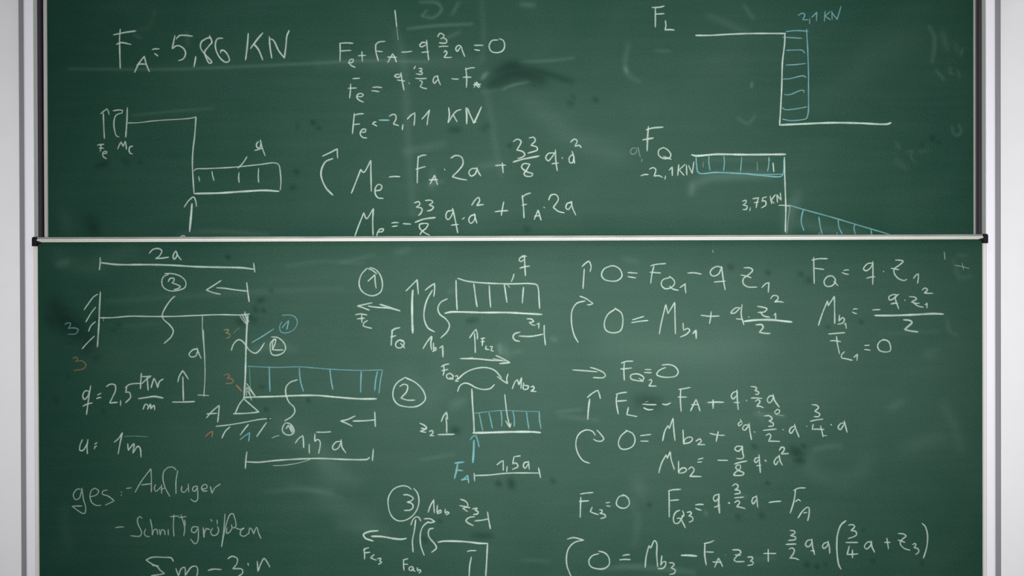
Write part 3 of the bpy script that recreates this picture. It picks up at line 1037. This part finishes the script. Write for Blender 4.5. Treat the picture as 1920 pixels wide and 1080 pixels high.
l: 1545,477 1590,485 1620,497 1600,520 1550,525;1570,522 1590,550 1640,563
n: 1675,547 1688,530! 1688,577
n: 1648,417 1670,393 1705,400 1705,420 1680,443! 1710,440 1747,445
s4.4~.9: 1440,595 1530,585 1650,583 1750,593 1813,600
n3.5: 1535,622 1580,622 1590,640 1560,680! 1600,688 1643,690
tile 1460 460 4.5
*L|shear_formula|white chalk formula F Q = q z1 at upper right|3.0|.8
l: 295,103 297,200 300,320;280,125 340,113 410,113;300,193 380,203
l: 475,285 455,260 410,265 383,305 395,340 440,345 475,315 478,280;465,305 500,340
s: 550,213 570,207 590,208;535,230 560,240 588,245
l: 795,150 750,155 716,200 735,215 770,195 795,155;795,138 795,240 793,330;742,278 775,268 810,265
s: 884,219 887,222
l: 985,125 1020,125 1050,135 1020,165 975,200 975,235 1010,280 1060,297 1080,287;948,193 1013,205
n: 1138,278 1160,250 1180,240! 1178,280 1172,320
*L|moment_formula|white chalk formula M b1 = -q z1 squared over 2 below the shear formula|3.0|.8
l: 335,675 370,570 412,468! 418,510! 470,430! 472,540 473,660
l: 513,590 508,640! 540,610 555,625 540,655 498,665
n: 553,668 565,655! 570,700
s: 630,540 645,535 663,537;622,563 640,572 657,577
s: 793,545 855,542
l: 1000,420 970,415 930,435 935,460 970,450 990,425;1012,412 985,440 1000,500 1013,535;948,495 975,488 1002,490
s: 1063,461 1067,464
l: 1103,433 1150,438 1163,452 1120,478! 1165,490 1185,488;1140,488 1175,512 1220,522
n: 1235,502 1253,487! 1250,528
n: 1210,377 1235,360 1255,375 1228,402! 1260,405 1300,405
s4.2~.9: 812,592 950,592 1150,585 1300,577 1388,580
n4: 1055,628 1110,635 1125,650 1085,690 1062,710! 1110,722 1172,730
*L|normal_formula|white chalk formula F L1 = 0 below the moment formula|3.0|.8
l: 422,748 480,743 557,737;488,770 497,840 513,915;437,805 480,805 522,812
l: 555,898 530,925 530,950! 580,960 620,970
n: 635,945 665,918! 660,970
s: 725,845 765,843;725,878 772,885
n: 915,800 865,803 835,845 850,885 900,900 940,890 943,850 925,810 880,793
*L|faint_plus|faint half rubbed chalk plus near the upper right corner|2.2|.34
s: 1490,168 1550,180 1608,195;1548,150 1560,205
s~.4: 1396,55 1400,75 1403,120
tile 1050 660 4.174
*L|second_shear_equation|white chalk equation F Q2 = 0 with an arrow to the right|3.0|.78
a: 100,140 200,147 290,155;237,120 300,140 345,165 355,185 340,200 262,200
l: 503,80 500,150 503,220;480,87 520,73 570,72;475,132 500,132 560,125
l: 600,170 555,180 555,208 610,225 645,225 655,200 620,175 585,170;620,205 650,232
s: 665,137 712,138;660,160 715,162
n: 825,122 775,145 757,175 780,190 850,198 910,185 925,155 900,115 850,98 800,102
n: 696,222 712,215 718,230 695,265! 752,267
*L|second_force_equation|white chalk equation F L = -F A + q 3/2 a with a rising arrow|3.1|.8
a: 215,355 250,325 295,298! 308,330 315,363
a3.6: 232,370 222,450 217,525
l: 447,335 440,380 455,483;440,330 480,320 522,315;445,385 520,380
l: 535,435 523,490! 560,497 602,505
s: 647,408 700,412 752,412;655,437 690,452 727,450
s2~.4: 665,392 690,386
s: 803,408 835,412 865,398
l: 945,290 942,370 948,465;930,293 970,287 1018,277;925,352 990,353
l: 1022,460 1065,370! 1080,410 1095,460;1030,412 1085,410
s3.4: 1157,395 1220,392 1280,393;1198,375 1198,440
l: 1380,308 1355,318 1340,345 1355,368 1378,345;1385,298 1388,380 1395,450;1362,395 1402,395
s: 1459,379 1462,382
n: 1495,270 1530,275 1540,285 1525,300! 1555,315 1550,330 1530,330
s: 1497,360 1540,360 1580,363
n: 1528,385 1550,373 1565,385 1540,425! 1565,425 1590,435
l: 1672,345 1640,345 1622,375 1635,398 1660,380 1670,350;1667,332 1680,380 1715,430
l2.6: 1700,452 1680,468 1693,485 1715,475 1718,455 1695,450
s2.4~.3: 1690,490 1750,500
s2~.5: 1556,466 1558,469
*L|second_moment_equation|white chalk equation 0 = M b2 + q 3/2 a 3/4 a|3.0|.8
a: 275,650 255,622 205,610 150,640 125,700 135,780 180,850 230,870;290,612 320,645 342,680 325,697 285,695 263,682
n: 525,615 475,660 457,715 475,755 520,760 570,735 587,690 570,640 515,612
s: 630,655 710,645;632,697 690,698
l: 803,695 820,620 845,575! 855,600! 885,517! 890,600 900,693
l: 963,610 967,720! 980,680 1020,665 1037,680 1020,705 967,718
n: 1065,697 1095,680 1105,700 1075,725! 1132,725
s: 1175,637 1230,650 1287,652;1238,623 1222,700
l2.4: 1415,545 1395,560 1400,578 1425,562;1410,527 1425,552
l: 1480,573 1445,572 1428,600 1445,612 1475,580;1480,560 1485,610 1498,685
s: 1521,624 1524,627
n: 1600,500 1640,500 1660,525 1635,540! 1670,560 1668,577 1632,582
s: 1592,613 1650,607 1692,603
n: 1613,652 1638,640 1650,655 1633,698! 1675,698 1718,700
s: 1743,606 1747,608
l: 1838,582 1810,590 1795,620 1808,637 1835,600;1835,565 1845,600 1870,665
tile 1300 700 4.174
s: 886,413 889,415
n: 930,245 965,250 980,268 950,295! 990,320 980,338 945,338
s: 917,375 960,365 1013,358
n: 938,400 930,437! 975,437 1022,440;995,412 1008,460 1015,495
s2.6~.6: 1012,488 1043,487
s3.6: 1077,401 1080,403
l: 1180,388 1150,395 1133,425 1150,440 1180,398;1180,373 1190,410 1203,460
tile 1050 660 4.174
*L|second_moment_result|white chalk result M b2 = -9/8 q a squared|3.1|.8
l: 773,945 795,870 830,805! 840,832! 862,780! 870,840 895,918
l: 928,855 927,945! 945,915 975,907 990,925 970,943 930,948
n: 1005,917 1030,900 1050,920 1035,950 1015,973! 1105,975
s: 1082,840 1120,830;1078,862 1108,860
s: 1235,847 1312,848
n: 1428,742 1385,738 1368,760 1395,777 1430,745;1425,735 1430,790 1437,822 1420,835 1382,833
s: 1365,877 1410,863 1462,853
n: 1410,885 1385,887 1375,905 1400,928 1440,948 1430,962 1360,962 1375,940 1412,912 1410,885
l: 1555,825 1530,832 1522,855 1535,865 1553,845;1558,805 1562,870 1568,942;1540,890 1573,887
s4.6~.75: 1606,848 1611,853
l: 1712,815 1688,835 1675,865 1688,882 1708,855;1715,808 1722,850 1740,885
n3.4: 1717,767 1735,745 1755,752 1750,775 1730,797! 1787,795
tile 1040 880 5.333
*L|third_normal_equation|white chalk equation F L3 = 0|3.0|.78
l: 262,280 258,370 255,480;257,247 310,238 382,232;247,320 340,315
l: 375,380 355,422! 395,440 435,452
n: 450,405 475,408 470,430 450,440! 500,452 508,475 460,492
s: 515,335 550,330;520,365 555,370
n: 700,262 650,270 622,310 620,355 660,385 710,385 745,350 740,300 715,270 680,253
*L|third_shear_equation|white chalk equation F Q3 = q 3/2 a - F A|3.1|.8
l: 1143,215 1145,340 1145,475;1137,217 1180,205 1258,200;1150,312 1238,305
l: 1250,408 1210,430 1187,490 1200,538 1235,538 1270,490 1290,440 1278,415;1225,490 1255,490 1285,540 1305,583;1270,470 1295,462
n: 1325,430 1360,425 1365,445 1340,465! 1378,480 1380,510 1345,528
s: 1410,355 1450,350 1485,352;1410,390 1440,402 1465,408
l: 1640,250 1600,262 1587,295 1605,320 1635,295
l4.2: 1643,248 1640,340 1648,435
s: 1597,378 1650,360
s4.8~.75: 1740,336 1747,337
n: 1778,165 1808,145 1835,165 1825,190 1800,205! 1845,212 1855,235 1800,248
s: 1800,285 1887,278
n: 1800,332 1830,312 1850,330 1820,373! 1860,380 1905,393
tile 1380 880 4.8
l: 185,245 155,255 143,290 155,312 180,275;185,238 190,290 195,340
s3.4: 298,298 350,290 403,287
l: 520,190 560,170 622,167;537,180 520,290 488,393;535,292 560,272 580,285
l: 558,437 600,375 640,342 655,345 658,400 645,462;610,392 637,388
tile 1040 880 5.333
*L|third_moment_equation|white chalk equation beginning 0 = M b3 and ending in a bracket|3.1|.8
a: 290,708 200,730 140,790 118,880 125,970 165,1075;128,697 180,683 230,690 290,708
n: 440,843 375,865 342,915 360,970 430,995 500,990 545,950 540,880 500,835 440,818
s: 682,862 715,855 748,853;650,905 700,900 755,903
l: 905,978 915,870 943,763! 960,787! 1000,712 1020,740 1020,850 1030,975
l: 1072,865 1060,960! 1085,925 1110,925 1105,965 1080,990 1035,992
n: 1145,935 1180,935 1195,950 1165,985! 1205,1008 1195,1040 1150,1050
s4.4~.9: 1268,860 1340,860 1418,867
l3.6: 1503,740 1500,850 1515,955
l: 1495,742 1550,730 1592,713;1505,825 1585,828
l: 1600,978 1638,888! 1660,930 1678,970;1582,925 1665,930
s2~.5: 1707,856 1710,858
l: 1780,805 1845,808 1862,830 1830,860 1795,905 1810,920 1895,922;1805,855 1858,860
tile 1380 880 4.8
n: 105,790 145,790 150,805 128,825! 155,835 150,855 105,865
s: 250,757 358,757;290,720 290,830
n: 487,550 525,555 530,572 490,595! 535,610 535,630 472,640
s: 450,675 540,672
n: 478,717 505,707 525,725 515,760 485,800! 525,800 563,813
l: 682,635 645,640 625,678 645,698 672,680 685,645;683,628 690,700 707,765;675,733 705,733
s2~.4: 739,684 742,686
l: 832,655 795,665 778,695 790,712 820,690 832,660;828,645 840,700 843,755
s3.6: 988,463 945,500 915,580 907,680 912,780 925,860 945,898
n: 1013,502 1050,498 1068,515 1035,550! 1078,560 1083,590 1050,610 1010,622
s: 990,658 1095,658
n: 1020,690 1000,765! 1050,765 1097,760;1048,725 1048,795
l: 1222,655 1185,655 1155,695 1175,717 1208,690 1220,660;1215,645 1225,700 1247,745
s: 1338,657 1387,657;1358,620 1372,715
l: 1462,577 1510,583 1530,600 1490,635 1478,670 1515,712 1565,727;1460,637 1490,645 1520,657
n: 1590,675 1615,668 1618,685 1600,703! 1640,718 1643,745 1618,765
s3.2: 1675,487 1700,510 1722,580 1720,680 1700,760 1687,797
"""

def ribbon(strokes, y, lift):
    """low chalk bead along every stroke: three vertices across, raised a fraction of a millimetre"""
    V, F, A = [], [], []
    for pts, wpx, pr in strokes:
        runs, cur = [], []
        for (x, z, corner) in pts:
            cur.append((x, z))
            if corner and len(cur) > 1:
                runs.append(cur); cur = [(x, z)]
        if len(cur) > 1:
            runs.append(cur)
        path = []
        for r in runs:
            q = smooth_path(r, 0.0034)
            path += q if not path else q[1:]
        P = np.array(path)
        n = len(P)
        d = np.gradient(P, axis=0)
        d /= np.maximum(np.linalg.norm(d, axis=1, keepdims=True), 1e-9)
        nrm = np.stack([-d[:, 1], d[:, 0]], 1)
        L = np.concatenate([[0], np.cumsum(np.linalg.norm(np.diff(P, axis=0), axis=1))])
        half = wpx * 1.06 / 592.0 / 2
        ph = random.random() * 6
        base = len(V)
        # extend both ends by a third of the width
        P = P.copy()
        P[0] -= d[0] * half * 0.5
        P[-1] += d[-1] * half * 0.5
        for i in range(n):
            e = min(L[i], L[-1] - L[i])
            k = 0.62 + 0.38 * min(1, e / (2.0 * half))
            k *= 1 + 0.10 * math.sin(L[i] * 95 + ph) + random.uniform(-.05, .05)
            hw = half * k
            g = pr * (0.93 + 0.09 * math.sin(L[i] * 60 + ph * 2) + random.uniform(-.05, .05))
            x, z = P[i]
            V += [(x + nrm[i, 0] * hw, y - 0.00010, z + nrm[i, 1] * hw), (x, y - lift, z), (x - nrm[i, 0] * hw, y - 0.00010, z - nrm[i, 1] * hw)]
            A += [(1, g), (0, g), (1, g)]
            if i:
                a = base + 3 * (i - 1)
                F += [[a, a + 1, a + 4, a + 3], [a + 1, a + 2, a + 5, a + 4]]
    return V, F, A

tile = (0, 0, 1)
part, defw, defp, bd = None, 3, .8, 'L'
for ln in STROKES.strip().splitlines():
    ln = ln.strip()
    if ln.startswith('tile'):
        tile = tuple(map(float, ln.split()[1:]))
        continue
    if ln.startswith('*'):
        bd, nm, lab, a, b = ln[1:].split('|')
        defw, defp = float(a), float(b)
        root = BOARD[bd]
        part = tag(link('chalk_' + nm, None, WLOC[root.name], root), lab)
        continue
    head, body = ln.split(':')
    code, rest = head[0], head[1:]
    colr = 'w'
    if rest and rest[0] in 'wcoy':
        colr, rest = rest[0], rest[1:]
    wd, _, pr = rest.partition('~')
    wd = float(wd) if wd else defw
    pr = float(pr) if pr else defp
    y = PLANE[bd]
    strokes = []
    for st in body.split(';'):
        pts = []
        for p in st.split():
            c = p.endswith('!')
            u, v = p.rstrip('!').split(',')
            q = at(tile[0] + float(u) / tile[2], tile[1] + float(v) / tile[2], y)
            pts.append((q.x, q.z, c))
        strokes.append((pts, wd, pr))
    for grp in ([[q] for q in strokes] if code in 'hd' else [strokes]):
      V, F, A = ribbon(grp, y, 0.00035)
      o = mesh_obj('chalk_' + KIND[code], V, F, CH[colr], part)
      ca = o.data.attributes.new('chalk', 'FLOAT_COLOR', 'POINT')
      ca.data.foreach_set('color', np.array([(a, b, 0, 1) for a, b in A], dtype=np.float32).ravel())
      if colr != 'w':
          tag(o, {'c': 'blue chalk ', 'o': 'orange chalk ', 'y': 'ochre chalk '}[colr] + KIND[code])
